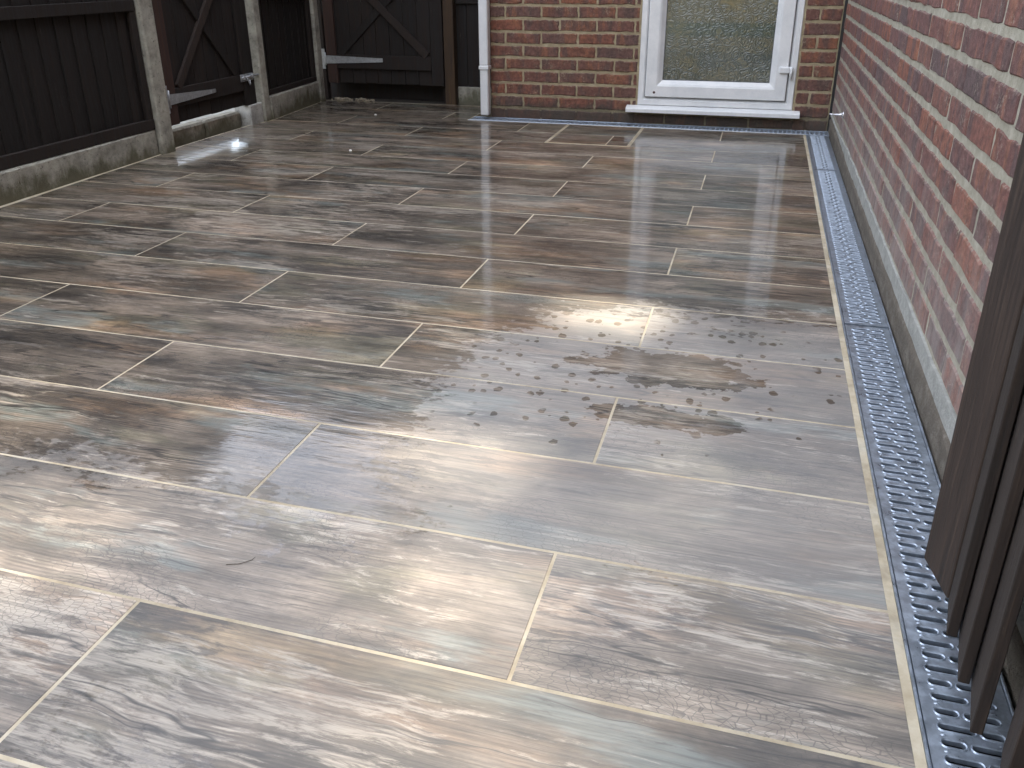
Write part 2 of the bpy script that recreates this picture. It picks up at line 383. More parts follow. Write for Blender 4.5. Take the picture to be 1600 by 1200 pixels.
M = dict(
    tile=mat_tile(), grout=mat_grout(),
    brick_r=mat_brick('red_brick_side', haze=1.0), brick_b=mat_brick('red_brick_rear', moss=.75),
    mortar_r=mat_mortar('pale_mortar', (.43, .40, .32), (.56, .54, .46)),
    mortar_b=mat_mortar('buff_mortar', (.40, .325, .205), (.50, .425, .29), moss=.6),
    band=mat_mortar('pale_mortar_band', (.40, .40, .375), (.54, .54, .51)),
    base=mat_mortar('dirty_base_render', (.17, .14, .115), (.30, .265, .225), moss=.3),
    wood=mat_wood('dark_stained_wood', (.003, .0018, .0013), (.008, .0044, .003), (.022, .0125, .008)),
    wood2=mat_wood('dark_stained_frame', (.005, .003, .0022), (.0125, .0072, .005), (.027, .0165, .0115)),
    woodr=mat_wood('red_brown_stained_wood', (.022, .010, .008), (.038, .018, .013), (.055, .03, .022)),
    woodf=mat_wood('brown_stained_boards', (.008, .005, .0036), (.021, .0125, .009), (.046, .030, .021), (150, 150, 5)),
    post=mat_wood('brown_post_wood', (.022, .012, .006), (.045, .025, .012), (.07, .042, .02)),
    conc=mat_concrete(), concl=mat_concrete('pale_concrete', (.42, .41, .38), .25),
    edging=mat_concrete('mossy_edging', (.30, .28, .23), .8),
    galv=mat_metal('galvanised_steel', (.42, .48, .565), .34, .05), zinc=mat_metal('zinc_plated_steel', (.56, .58, .60), .45, .4),
    chrome=mat_metal('satin_chrome', (.72, .72, .74), .15, .05, False),
    upvc=mat_upvc(), glass=mat_glass(),
    black=mat_plain('black_plastic', (.012, .012, .013), .5), rubber=mat_plain('grey_gasket', (.10, .105, .12), .6), plug=mat_plain('brown_screw_cap', (.06, .022, .018), .4),
    soil=mat_plain('dark_soil', (.030, .024, .018), .95, sc=40, var=.6), sand=mat_plain('sandy_rubble', (.26, .22, .16), .95, sc=60),
    ground=mat_plain('outer_paving_ground', (.30, .28, .25), .9, sc=6), grass=mat_plain('lawn_green', (.05, .085, .025), .9, sc=60, var=.5),
    trunk=mat_plain('bark', (.07, .055, .042), .9, sc=20), white=mat_plain('white_bit', (.75, .74, .70), .5), roof=mat_plain('roof_tile_brown', (.10, .06, .045), .8, sc=12),
    felt=mat_plain('roof_felt', (.06, .06, .06), .9), twig=mat_plain('dry_twig', (.045, .032, .02), .8),
    leaf=mat_leaf('leaf_green', (.030, .060, .014), (.075, .115, .028)), leaf2=mat_leaf('leaf_dark_green', (.018, .040, .012), (.045, .08, .022)),
)

# ------------------------------------------------------------------ ground
bm = bmesh.new(); add_box(bm, -400, 400, -400, 400, -.30, -.13)
tag(link('ground', bm_mesh(bm), M['ground']), kind='structure')
bm = bmesh.new(); add_box(bm, -9, 9, -30, -6.3, -.126, -.02)
tag(link('lawn', bm_mesh(bm), M['grass']), kind='structure')

# ------------------------------------------------------------------ patio: grout bed + tiles
XD = -.130                  # left metal edge of the side drain
XT = -.1415                  # tiles stop here, grout strip up to the drain
XF = -3.300                 # fence line
YB = .476                   # last full row line before the rear drain
wrow, yrow0 = .2789, -3.9866
patio = tag(bpy.data.objects.new('patio', None), kind='structure'); C.objects.link(patio)
bm = bmesh.new()
add_box(bm, -3.37, XD-.0005, -6.2, .5025, -.10, -.0006)
add_box(bm, -3.40, -2.137, .5025, 1.06, -.10, -.0006)
link('grout_bed', bm_mesh(bm), M['grout'], patio)
J = .0054                   # joint width
COV = (-1.497, -1.040, -.090, .492)      # recessed inspection cover x0,x1,y0,y1
def fence_x(y):
    if y < -.86: return -3.293 - .043*max(0, (y+1.94))/1.08
    if y < .13: return -3.372
    return -3.325 - .085*(y-.13)/.9
tid = 0
def tile(x0, x1, y0, y1, slopeL=0.0):
    global tid
    if x1-x0 < .012 or y1-y0 < .012: return
    bm = bmesh.new()
    zo = random.uniform(-.0004, .0004)
    c = .0006
    a0, a1 = x0+J/2, x1-J/2; b0, b1 = y0+J/2, y1-J/2
    sh0, sh1 = slopeL if isinstance(slopeL, tuple) else (0, 0)
    lo = [(a0+sh0, b0), (a1, b0), (a1, b1), (a0+sh1, b1)]
    hi = [(a0+sh0+c, b0+c), (a1-c, b0+c), (a1-c, b1-c), (a0+sh1+c, b1-c)]
    v0 = [bm.verts.new((x, y, -.012)) for x, y in lo]; v1 = [bm.verts.new((x, y, zo-c)) for x, y in lo]; v2 = [bm.verts.new((x, y, zo)) for x, y in hi]
    for A, B in ((v0, v1), (v1, v2)):
        for k in range(4): bm.faces.new((A[k], A[(k+1) % 4], B[(k+1) % 4], B[k]))
    bm.faces.new(v2)
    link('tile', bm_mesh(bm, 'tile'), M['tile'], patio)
for k in range(-8, 18):
    y0 = yrow0+wrow*k; y1 = y0+wrow
    ym = (y0+y1)/2; sh = .0165*(ym+3.43)
    first = (-.647 if k % 2 else -1.2255)+sh
    rng = XT
    if k == 15: y1 = YB+.022
    if k >= 16:
        rng = -2.140
        if k == 17: y1 = 1.045
    edge0, edge1 = fence_x(y0)+.009, fence_x(y1)+.009
    xs = [rng]; x = first
    while x > rng-.02: x -= 1.1475
    while x > -3.25: xs.append(x); x -= 1.1475
    xs.append(None)
    for a, b in zip(xs, xs[1:]):
        if b is None: x0 = min(edge0, edge1); sl = (edge0-x0, edge1-x0)
        else: x0 = b; sl = (0, 0)
        # cut round the recessed cover
        if y1 > COV[2]+.02 and y0 < COV[3]-.02 and a > COV[0] and x0 < COV[1]:
            cy0, cy1 = max(y0, COV[2]+.006), min(y1, COV[3])
            if y0 < COV[2]-.02: tile(x0, a, y0, COV[2]-.004, sl); y0c = COV[2]
            else: y0c = y0
            if x0 < COV[0]: tile(x0, COV[0]-.002, y0c, y1, sl)
            if a > COV[1]: tile(COV[1]+.002, a, y0c, y1)
            tile(max(x0, COV[0]+.011), min(a, COV[1]-.011), max(y0c, COV[2]+.016), cy1)
        else:
            tile(x0, a, y0, y1, sl)
# cover frame: two thin metal lips round the recessed tray
cov = thing('inspection_cover_frame', 'thin pale metal frame of the tiled recessed inspection cover before the rear drain', 'inspection cover', ((COV[0]+COV[1])/2, COV[2], 0))
ox, oy = cov.location.x, cov.location.y
bm = bmesh.new()
for i0, i1 in ((.0, .0035), (.0075, .011)):
    add_box(bm, COV[0]+i0-ox, COV[0]+i1-ox, COV[2]+i0-oy, COV[3]-oy, -.008, .0012)
    add_box(bm, COV[1]-i1-ox, COV[1]-i0-ox, COV[2]+i0-oy, COV[3]-oy, -.008, .0012)
    add_box(bm, COV[0]+i1-ox, COV[1]-i1-ox, COV[2]+i0*1.5-oy, COV[2]+i1*1.4-oy, -.008, .0012)
link('frame', bm_mesh(bm), M['grout'], cov)

# ------------------------------------------------------------------ drains
def grating_mesh(L, width=.108):
    """slotted pressed grating, x across (0..width), y along (0..L)"""
    bm = bmesh.new(); pitch = .0250; n = int((L-.010)/pitch); y00 = (L-n*pitch)/2
    def quad(a, b, c, d): bm.faces.new([bm.verts.new(p) for p in (a, b, c, d)])
    mL = .0125; mR = width-.0125
    # margins and side returns
    for x0, x1 in ((0, mL), (mR, width)):
        quad((x0, 0, 0), (x1, 0, 0), (x1, L, 0), (x0, L, 0))
    quad((0, 0, -.012), (0, 0, 0), (0, L, 0), (0, L, -.012)); quad((width, 0, 0), (width, 0, -.012), (width, L, -.012), (width, L, 0))
    quad((0, 0, -.012), (width, 0, -.012), (width, 0, 0), (0, 0, 0)); quad((width, L, -.012), (0, L, -.012), (0, L, 0), (width, L, 0))
    quad((mL, 0, 0), (mR, 0, 0), (mR, y00, 0), (mL, y00, 0)); quad((mL, L-y00, 0), (mR, L-y00, 0), (mR, L, 0), (mL, L, 0))
    N = 8
    def stadium(x0, x1, yc, hw, z):
        pts = []
        for k in range(N):
            a = math.pi/2 + math.pi*k/(N-1)
            pts.append((x0+hw+hw*math.cos(a), yc+hw*math.sin(a), z))
        for k in range(N):
            a = -math.pi/2 + math.pi*k/(N-1)
            pts.append((x1-hw+hw*math.cos(a), yc+hw*math.sin(a), z))
        return [bm.verts.new(p) for p in pts]
    for i in range(n):
        y0 = y00+i*pitch; y1 = y0+pitch; yc = (y0+y1)/2
        long_left = i % 2 == 0
        xb = mL+(mR-mL)*(.60 if long_left else .42)
        for c0, c1 in ((mL, xb), (xb, mR)):
            s0, s1 = c0+.0008, c1-.0012
            A = stadium(s0, s1, yc, .0076, 0); B = stadium(s0+.0014, s1-.0014, yc, .0060, .0016)
            Cc = stadium(s0+.0030, s1-.0030, yc, .0044, .0004); D = stadium(s0+.0034, s1-.0034, yc, .0040, -.006)
            for P_, Q_ in ((A, B), (B, Cc), (Cc, D)):
                for k in range(2*N): bm.faces.new((P_[k], P_[(k+1) % (2*N)], Q_[(k+1) % (2*N)], Q_[k]))
            cl = [bm.verts.new(p) for p in ((c0, y1, 0), (c0, y0, 0), (c1, y0, 0), (c1, y1, 0))]
            h = N//2
            bm.faces.new([cl[0]]+A[h-1::-1]+A[:2*N-1-1:-1]+[])if False else None
            # left fan, bottom strip, right fan, top strip
            for k in range(h-1): bm.faces.new((cl[0], A[k+1], A[k]))
            bm.faces.new((cl[0], cl[1], A[h], A[h-1]))
            for k in range(h, N-1): bm.faces.new((cl[1], A[k+1], A[k]))
            bm.faces.new((cl[1], cl[2], A[N], A[N-1]))
            for k in range(N, N+h-1): bm.faces.new((cl[2], A[k+1], A[k]))
            bm.faces.new((cl[2], cl[3], A[N+h], A[N+h-1]))
            for k in range(N+h, 2*N-1): bm.faces.new((cl[3], A[k+1], A[k]))
            bm.faces.new((cl[3], cl[0], A[0], A[2*N-1]))
            # little pressed dimple on the bar between slots
            for dx in ((.008,) if c0 == mL else (c1-c0-.009, )):
                cx = c0+dx; ap = bm.verts.new((cx, y1, .0013))
                rg = [bm.verts.new((cx+.0045*math.cos(q*math.pi/3), y1+.0022*math.sin(q*math.pi/3), .0001)) for q in range(6)]
                for q in range(6): bm.faces.new((ap, rg[q], rg[(q+1) % 6]))
    bmesh.ops.remove_doubles(bm, verts=bm.verts, dist=1e-6)
    bmesh.ops.recalc_face_normals(bm, faces=bm.faces)
    me = bm_mesh(bm, 'grating'); me.materials.append(M['galv']); return me
def drain(label, loc, rz, L, seams):
    d = thing('channel_drain', label, 'drain', loc, 'slotted drains along the house walls', rz)
    bm = bmesh.new()        # plastic trough
    add_box(bm, .001, .006, 0, L, -.085, -.016); add_box(bm, .113, .118, 0, L, -.085, -.016); add_box(bm, .006, .113, 0, L, -.085, -.08)
    link('channel', bm_mesh(bm), M['black'], d)
    for x0, x1 in ((.0, .0042), (.1148, .119)):
        bm = bmesh.new(); add_box(bm, x0, x1, 0, L, -.03, .0030, bev=.0012)
        link('edge_rail', bm_mesh(bm), M['galv'], d)
    for a, b in zip(seams, seams[1:]):
        o = link('grating', grating_mesh(b-a-.008), None, d, (.0058, a+.004, random.uniform(.0, .0012)))
        o.rotation_euler = (random.uniform(-.0006, .0006), random.uniform(-.004, .004), 0)
    return d
drain('slotted galvanised steel channel drain running along the foot of the side brick wall', (XD, -6.2, 0), 0, 6.700, [0, 1.99, 3.90, 5.80, 6.70])
drain('slotted galvanised steel channel drain across the foot of the door wall', (-2.135, .622, 0), R(-90), 2.135, [0, 1.0, 2.135])

# ------------------------------------------------------------------ brickwork
def brick_mesh(L, h=.062, dep=.055, jit=.0024):
    """face towards -Y, centred; irregular arrises"""
    bm = bmesh.new(); nx = 5; pts = []
    def edge(p, q, n): return [(p[0]+(q[0]-p[0])*i/n, p[1]+(q[1]-p[1])*i/n) for i in range(n)]
    cs = [(-L/2, -h/2), (L/2, -h/2), (L/2, h/2), (-L/2, h/2)]
    for i in range(4): pts += edge(cs[i], cs[(i+1) % 4], nx if i % 2 == 0 else 3)
    ja = [(random.uniform(-jit, jit), random.uniform(-jit, jit)) for _ in pts]
    chip = [random.random() < .13 for _ in pts]
    b = [bm.verts.new((x, dep, z)) for x, z in pts]
    s = [bm.verts.new((x+u, .0035+(.004 if c else 0), z+v)) for (x, z), (u, v), c in zip(pts, ja, chip)]
    f = []
    for (x, z), (u, v), c in zip(pts, ja, chip):
        k = .0042+(.003 if c else 0)
        sx = (1 if x < 0 else -1)*k if abs(abs(x)-L/2) < 1e-6 else 0; sz = (1 if z < 0 else -1)*k if abs(abs(z)-h/2) < 1e-6 else 0
        f.append(bm.verts.new((x+u+sx, random.uniform(-.0006, .0006), z+v+sz)))
    n = len(pts)
    for A, B in ((b, s), (s, f)):
        for k in range(n): bm.faces.new((A[k], A[(k+1) % n], B[(k+1) % n], B[k]))
    bm.faces.new(f)
    return bm_mesh(bm, 'brick')
VAR = {}
def brick(parent, mat, L, h, loc, rz=0.0):
    key = (round(L, 3), h, mat.name)
    if key not in VAR: VAR[key] = [brick_mesh(L, h) for _ in range(7 if L > .15 else 4)]
    me = random.choice(VAR[key])
    o = link('brick', me, mat, parent, loc, (random.uniform(-.012, .012), random.uniform(-.006, .006), rz+random.uniform(-.006, .006)))
    return o

# rear wall (faces -Y) -------------------------------------------------
YW = .638; XL = -2.030; CZ = .075; Z0 = .0658
DX0, DX1 = -1.105, -.215               # door opening
EXT_H = 2.42
rw = thing('rear_brick_wall', 'red brick house wall with buff mortar around the white door', 'brick wall', (-1.0, YW, 0))
ro = Vector(rw.location)
bm = bmesh.new()
TH = .20
def mb(x0, x1, y0, y1, z0, z1): add_box(bm, x0-ro.x, x1-ro.x, y0-ro.y, y1-ro.y, z0, z1)
mb(XL+.006, DX0, YW+.0045, YW+TH, 0, EXT_H-.15); mb(DX1, .012-.016, YW+.0045, YW+TH, 0, EXT_H-.15)
mb(DX0, DX1, YW+.0045, YW+TH, 2.12, EXT_H-.15); mb(DX0, DX1, YW+.008, YW+TH, -.05, .09)
mb(XL+.006, XL+TH, YW+TH, 5.0, 0, EXT_H-.15)
link('mortar', bm_mesh(bm), M['mortar_b'], rw)
def joints(start, pitch, lo, hi):
    xs = []; x = start
    while x > lo: x -= pitch
    while x < hi: xs.append(x); x += pitch
    return xs
MJ = .0115
up_bm = bmesh.new()
for k in range(-30, 9):
    zt = Z0+CZ*(8-k)-.0; zt = .6658-CZ*k; zb = zt-CZ
    zc = (zt+zb)/2; hh = CZ-.0145
    if zt > EXT_H-.16: continue
    st = -1.8164 if k % 2 else -1.8164+.1125
    spans = [(XL, DX0-.006), (DX1+.006, -.012)] if zb < 2.1 else [(XL, -.012)]
    for lo, hi in spans:
        js = [lo]+[x for x in joints(st, .225, lo, hi) if lo+.03 < x < hi-.03]+[hi]
        for a, b in zip(js, js[1:]):
            L = b-a-MJ
            if zt < .95: brick(rw, M['brick_b'], L, hh, (((a+b)/2)-ro.x, random.uniform(-.0012, .0012), zc))
            else: add_box(up_bm, a+MJ/2-ro.x, b-MJ/2-ro.x, 0, .05, zc-hh/2, zc+hh/2)
# return side of the house, facing the back gate
for k in range(32):
    zc = .03+CZ*k; js = joints(YW+(.225 if k % 2 else .1125), .225, YW+.02, 4.9)
    js = [YW+.06]+[q for q in js if q > YW+.10]
    if zc > EXT_H-.2: break
    for a, b in zip(js, js[1:]): add_box(up_bm, XL-ro.x, XL+.04-ro.x, a+.006-ro.y, b-.006-ro.y, zc-.031, zc+.031)
tag(link('brickwork', bm_mesh(up_bm), M['brick_b'], rw), kind='stuff')
# dirty course under the lowest bricks
for i, (a, b) in enumerate([(XL, -1.82), (-1.82, -1.61), (-1.61, -1.39), (-1.39, -1.16), (-1.16, -.94), (-.94, -.70), (-.70, -.45), (-.45, -.19), (-.19, -.012)]):
    brick(rw, M['brick_b'], b-a-.010, .052, ((a+b)/2-ro.x, .003, .0285))
# flat roof of the rear building with white fascia
rf = thing('flat_roof', 'flat felt roof with white fascia over the rear wall', 'roof', (-1.0, YW, EXT_H-.15))
box('roof_deck', (XL-1.0-.06, 1.0-.02, -.09, 4.4, .012, .15), M['felt'], rf)
box('fascia', (XL-1.0-.10, 1.0-.02, -.13, -.092, -.03, .165), M['upvc'], rf)

# side wall (faces -X) ---------------------------------------------------
SW_H = 5.0; SY0, SY1 = -6.3, YW
sw = thing('side_brick_wall', 'long red brick side wall with thick pale mortar beside the drain', 'brick wall', (0.0, -2.0, 0))
bm = bmesh.new(); add_box(bm, .0030, .22, SY0+2, SY1+5+2, -.05, SW_H)
link('mortar', bm_mesh(bm), M['mortar_r'], sw)
PZ, PL = .0728, .2115
up_bm = bmesh.new()
for k in range(0, 68):
    zb = .1165+PZ*k; zc = zb+PZ/2-.002; hh = PZ-.0155
    st = -2.420 if k % 2 == 0 else -2.526
    js = [y for y in joints(st, PL, SY0, SY1-.02)]+[SY1-.012]
    for a, b in zip(js, js[1:]):
        if b-a < .02: continue
        L = b-a-.0125
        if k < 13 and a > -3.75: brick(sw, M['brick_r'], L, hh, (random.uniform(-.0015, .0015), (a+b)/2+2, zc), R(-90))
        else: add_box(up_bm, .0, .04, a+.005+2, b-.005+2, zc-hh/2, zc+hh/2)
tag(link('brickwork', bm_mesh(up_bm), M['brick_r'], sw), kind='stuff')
# pale wide mortar band over the dirty footing
bm = bmesh.new()
n = 90; lo = []; hi = []
for i in range(n+1):
    y = SY0+2+(SY1-.013-SY0)*i/n
    zb = .071+random.uniform(-.004, .004); zt = .1165+random.uniform(-.0035, .0045)
    if y-2 > -.55: zb += min(.02, (y-2+.55)*.03); zt -= min(.02, (y-2+.55)*.03)
    lo.append(((-.0035, y, zb), (.01, y, zb))); hi.append(((-.0035, y, zt), (.01, y, zt)))
vl = [[bm.verts.new(p) for p in q] for q in lo]; vh = [[bm.verts.new(p) for p in q] for q in hi]
for i in range(n):
    bm.faces.new((vl[i][0], vl[i+1][0], vh[i+1][0], vh[i][0])); bm.faces.new((vl[i][1], vl[i+1][1], vl[i+1][0], vl[i][0])); bm.faces.new((vh[i][0], vh[i+1][0], vh[i+1][1], vh[i][1]))
link('mortar_band', bm_mesh(bm), M['band'], sw)
bm = bmesh.new(); rows = []
for i in range(n+1):
    y = SY0+2+(SY1-.013-SY0)*i/n
    rows.append([bm.verts.new((-.006+random.uniform(-.002, .002) if z < .07 else .004, y, z)) for z in (-.02, .012, .045, .068, .078)])
for a, b in zip(rows, rows[1:]):
    for j in range(4): bm.faces.new((a[j], b[j], b[j+1], a[j+1]))
bmesh.ops.recalc_face_normals(bm, faces=bm.faces)
link('footing', bm_mesh(bm, 'footing', True), M['base'], sw)
# dark open joint where the two walls meet
box('corner_gap', (-.0115, .004, SY1+2-.0125, SY1+2-.0095+.02, .0, 2.3), M['black'], sw)
hr = thing('house_roof', 'brown tiled roof slope of the tall side house', 'roof', (0, -2.0, SW_H))
bm = bmesh.new(); add_box(bm, -.03, 4.5, -4.4, 7.6, 0, .12, mat=Matrix.Rotation(R(-32), 4, 'Y')); link('roof_slope', bm_mesh(bm), M['roof'], hr)

# ------------------------------------------------------------------ door
dr = thing('back_door', 'white plastic half glazed door with patterned glass set in the rear brick wall', 'door', (-.66, YW, .06))
dx, dyy, dz = dr.location
def F(name, x0, x1, z0, z1, prof, mat, parent=dr): return ring_frame(name, x0-dx, x1-dx, z0-dz, z1-dz, prof, mat, parent)
fr = F('door_frame', -1.105, -.215, .110, 2.10, [(0, .05), (0, .006), (.004, .0), (.030, .0), (.036, .004), (.046, .016), (.050, .05)], M['upvc'])
lf = F('door_leaf', -1.061, -.261, .161, 2.055, [(0, .05), (0, -.006), (.004, -.011), (.062, -.011), (.074, -.006), (.088, .006), (.096, .012), (.096, .05)], M['upvc'])
F('gasket', -1.0640, -.2580, .1580, 2.058, [(0, .03), (0, .0045), (.004, .0045), (.004, .03)], M['rubber'], lf)
F('glazing_gasket', -.9665, -.3555, .2555, 1.9605, [(0, .012), (.0, .0115), (.004, .0115), (.004, .02)], M['rubber'], lf)
box('pane', (-.966-dx, -.356-dx, .018, .024, .256-dz, 1.960-dz), M['glass'], lf)
bm = bmesh.new()
prof = [(-.055, .074), (-.055, .094), (-.050, .099), (-.01, .1085), (.05, .1085), (.05, .074)]
L0 = [bm.verts.new((-1.166-dx, y, z-dz)) for y, z in prof]; L1 = [bm.verts.new((-.172-dx, y, z-dz)) for y, z in prof]
for k in range(len(prof)): bm.faces.new((L0[k], L0[(k+1) % len(prof)], L1[(k+1) % len(prof)], L1[k]))
bm.faces.new(L0); bm.faces.new(L1[::-1]); bmesh.ops.recalc_face_normals(bm, faces=bm.faces)
link('sill', bm_mesh(bm), M['upvc'], dr)
hg = box('hinge', (-.312-dx, -.252-dx, -.030, -.010, .315-dz, .352-dz), M['upvc'], dr, bev=.006)
tube('hinge_pin', [(-.2455-dx, -.020, .285-dz), (-.2455-dx, -.020, .352-dz)], .0085, M['upvc'], hg, 10)
tube('screw_cap', [(-1.008-dx, -.0135, .187-dz), (-1.008-dx, -.010, .187-dz)], [.0068, .008], M['plug'], lf, 12)

# ------------------------------------------------------------------ downpipe
dp = thing('downpipe', 'white square plastic rainwater downpipe at the corner of the rear wall', 'downpipe', (-2.044, .58, 0))
box('pipe', (-.026, .026, -.026, .030, .022, .300), M['upvc'], dp, bev=.006)
box('collar', (-.031, .031, -.031, .034, .297, .322), M['upvc'], dp, bev=.004)
box('upper_pipe', (-.028, .028, -.028, .032, .3215, EXT_H-.20), M['upvc'], dp, bev=.006)
box('bracket', (-.034, .034, .0, .056, 1.2, 1.235), M['upvc'], dp, bev=.003)

# wall hook
hk = thing('wall_hook', 'small flared metal pin sticking out of the side wall near the corner', 'hook', (0, -.07, .205))
tube('pin', [(-.006, 0, 0), (-.012, 0, 0), (-.022, 0, 0), (-.05, .0, 0), (-.066, 0, .001)], [.010, .007, .0042, .0036, .003], M['chrome'], hk, 10)
tube('flange', [(.002, 0, 0), (-.003, 0, 0), (-.007, 0, 0)], [.016, .0155, .011], M['chrome'], hk, 14)

# ------------------------------------------------------------------ left fence line
def concrete_post(label, x, y, w=.10, d=.10, h=1.86, lean=(0, 0)):
    p = thing('concrete_post', label, 'fence post', (x, y, 0), 'concrete posts of the left fence')
    bm = bmesh.new(); add_box(bm, -d, 0, 0, w, -.1, h, bev=.008)
    for v in bm.verts: v.co.x += lean[0]*v.co.z; v.co.y += lean[1]*v.co.z
    bmesh.ops.subdivide_edges(bm, edges=[e for e in bm.edges if e.calc_length() > 1], cuts=14)
    for v in bm.verts:
        if v.co.z > 0: v.co += Vector((random.uniform(-.0012, .0012), random.uniform(-.0012, .0012), 0))
    link('shaft', bm_mesh(bm), M['conc'], p); return p
p1 = concrete_post('speckled grey concrete fence post left of the dark gate, nearest the camera', -3.312, -.879)
p2 = concrete_post('grey concrete fence post between the latched gate and the short panel', -3.330, .128, .075)
p3 = concrete_post('thin grey concrete corner post carrying the hinge of the rear gate', -3.392, .968, .07, .07)
p0 = concrete_post('grey concrete fence post beside the long panel, left of the picture', -3.292, -2.76)

def fence_panel(label, x, y0, y1, zb, rails, topz=1.85, bw=.098, x1=None, group='dark fence panels'):
    """closeboard panel facing +X, between y0 and y1"""
    x1 = x if x1 is None else x1
    f = thing('fence_panel', label, 'fence panel', (x, y0, 0), group)
    f.rotation_euler.z = -math.atan2(x1-x, y1-y0)
    L = math.hypot(y1-y0, x1-x)
    y = 0.0
    while y < L-.02:
        w = min(bw+random.uniform(-.004, .004), L-y)
        bm = bmesh.new(); t = random.uniform(.010, .014)
        # feather edge section
        s = [(-.030, y), (-.030+t, y), (-.030+.004, y+w+.008), (-.030, y+w+.008)]
        a = [bm.verts.new((px, py, zb+.01)) for px, py in s]; b = [bm.verts.new((px, py, topz)) for px, py in s]
        for k in range(4): bm.faces.new((a[k], a[(k+1) % 4], b[(k+1) % 4], b[k]))
        bm.faces.new(a[::-1]); bm.faces.new(b); bmesh.ops.recalc_face_normals(bm, faces=bm.faces)
        link('board', bm_mesh(bm), M['wood'], f); y += w
    for z0, z1 in rails:
        box('rail', (-.019, .006, .004, L-.004, z0, z1), M['wood2'], f, bev=.002)
    for a in (.003, L-.045):
        zz = sorted([zb+.003]+[z for r in rails for z in r]+[topz])
        box('stile', (-.0185, .003, a, a+.042, rails[0][1]+.001, rails[1][0]-.001), M['wood2'], f, bev=.002)
        box('stile', (-.0185, .003, a, a+.042, rails[1][1]+.001, topz-.001), M['wood2'], f, bev=.002)
    return f
RL = [(.128, .180), (.692, .742), (1.25, 1.30), (1.80, 1.845)]
fence_panel('long dark brown closeboard fence panel above the gravel board, left edge of picture', -3.340, -2.66, -.882, .126, RL)
fence_panel('dark brown fence panel further left, beyond the frame side', -3.335, -4.5, -2.765, .126, RL)
fence_panel('short dark fence panel between two concrete posts, left of the rear gate', -3.352, .205, .964, .142, [(.144, .175), (.72, .76), (1.25, 1.3), (1.8, 1.845)], x1=-3.415)
def gravel(label, x0, y0, x1, y1, h):
    g = thing('gravel_board', label, 'gravel board', (x0, y0, 0), 'concrete gravel boards'); g.rotation_euler.z = -math.atan2(x1-x0, y1-y0)
    L = math.hypot(x1-x0, y1-y0); bm = bmesh.new()
    add_box(bm, -.045, 0, .002, L-.002, -.1, h, bev=.005)
    bmesh.ops.subdivide_edges(bm, edges=[e for e in bm.edges if e.calc_length() > .5], cuts=16)
    for v in bm.verts: v.co += Vector((random.uniform(-.0015, .0015), 0, random.uniform(-.001, .001)))
    link('slab', bm_mesh(bm), M['conc'], g)
gravel('mossy concrete gravel board under the long dark panel', -3.290, -2.66, -3.336, -.882, .125)
gravel('short mossy concrete gravel board under the short panel by the rear gate', -3.326, .205, -3.398, .965, .141)
gravel('concrete gravel board under the fence panel left of the frame', -3.288, -4.5, -3.290, -2.765, .125)

def tee_hinge(parent, plate, strap_pts, nrm, hname='hinge'):
    """plate = (centre, along-unit width, height); strap from root to tip, tapered"""
    nrm = Vector(nrm); c, w, h = plate; c = Vector(c); side = Vector((0, 0, 1)).cross(nrm).normalized()
    if (Vector(strap_pts[1])-Vector(strap_pts[0])).dot(side) < 0: side = -side
    bm = bmesh.new()
    M4 = Matrix((side, nrm, Vector((0, 0, 1)))).transposed().to_4x4(); M4.translation = c
    add_box(bm, -w/2, w/2, -.002, .003, -h/2, h/2, bev=.001, mat=M4)
    o = link(hname, bm_mesh(bm), M['zinc'], parent)
    a, b = Vector(strap_pts[0]), Vector(strap_pts[1]); h0, h1 = strap_pts[2]
    bm = bmesh.new(); vs = []
    for t_ in (-.0005, .004):
        vs.append([bm.verts.new(a+nrm*t_+Vector((0, 0, h0/2))), bm.verts.new(a+nrm*t_-Vector((0, 0, h0/2))), bm.verts.new(b+nrm*t_-Vector((0, 0, h1/2))), bm.verts.new(b+nrm*t_+Vector((0, 0, h1/2)))])
    for k in range(4): bm.faces.new((vs[0][k], vs[0][(k+1) % 4], vs[1][(k+1) % 4], vs[1][k]))
    bm.faces.new(vs[0]); bm.faces.new(vs[1][::-1]); bmesh.ops.recalc_face_normals(bm, faces=bm.faces)
    link('strap', bm_mesh(bm), M['zinc'], o)
    k0 = c+side*(w/2+.004)
    tube('knuckle', [k0+Vector((0, 0, -h*.32))+nrm*.003, k0+Vector((0, 0, h*.32))+nrm*.003], .0055, M['zinc'], o, 8)
    for f_ in (.12, .5, .9):
        q = a.lerp(b, f_)+nrm*.0035
        tube('screw', [q, q+nrm*.0022], [.005, .0035], M['zinc'], o, 8)
    return o

# side gate in the left fence (faces +X) ---------------------------------
sg = thing('side_gate', 'dark brown ledged gate with X brace, strap hinge and bolt in the left fence', 'gate', (-3.365, -.77, 0))
gx, gy = sg.location.x, sg.location.y
GL = .87
y = 0.0
while y < GL-.02:
    w = min(.108+random.uniform(-.004, .004), GL-y)
    box('board', (-.030, -.014, y+.001, y+w-.0015, .118+random.uniform(-.002, .002), 1.80), random.choice([M['wood'], M['wood'], M['wood2']]), sg, bev=.002); y += w
box('stile', (-.0135, .008, .030, .115, .117, 1.80), M['woodr'], sg, bev=.002)
box('stile', (-.0135, .008, .755, .865, .117, 1.80), M['wood2'], sg, bev=.002)
box('rail', (-.0135, .006, .117, .753, .205, .298), M['wood2'], sg, bev=.002)
box('rail', (-.0135, .006, .117, .753, .93, 1.02), M['wood2'], sg, bev=.002)
box('rail', (-.0135, .006, .117, .753, 1.66, 1.75), M['wood2'], sg, bev=.002)
bar('brace', (-.001, .155, .300), (-.001, .71, .930), .048, .018, M['woodf'], sg, (1, 0, 0))
bar('brace', (-.006, .71, .300), (-.006, .155, .930), .048, .014, M['wood'], sg, (1, 0, 0))
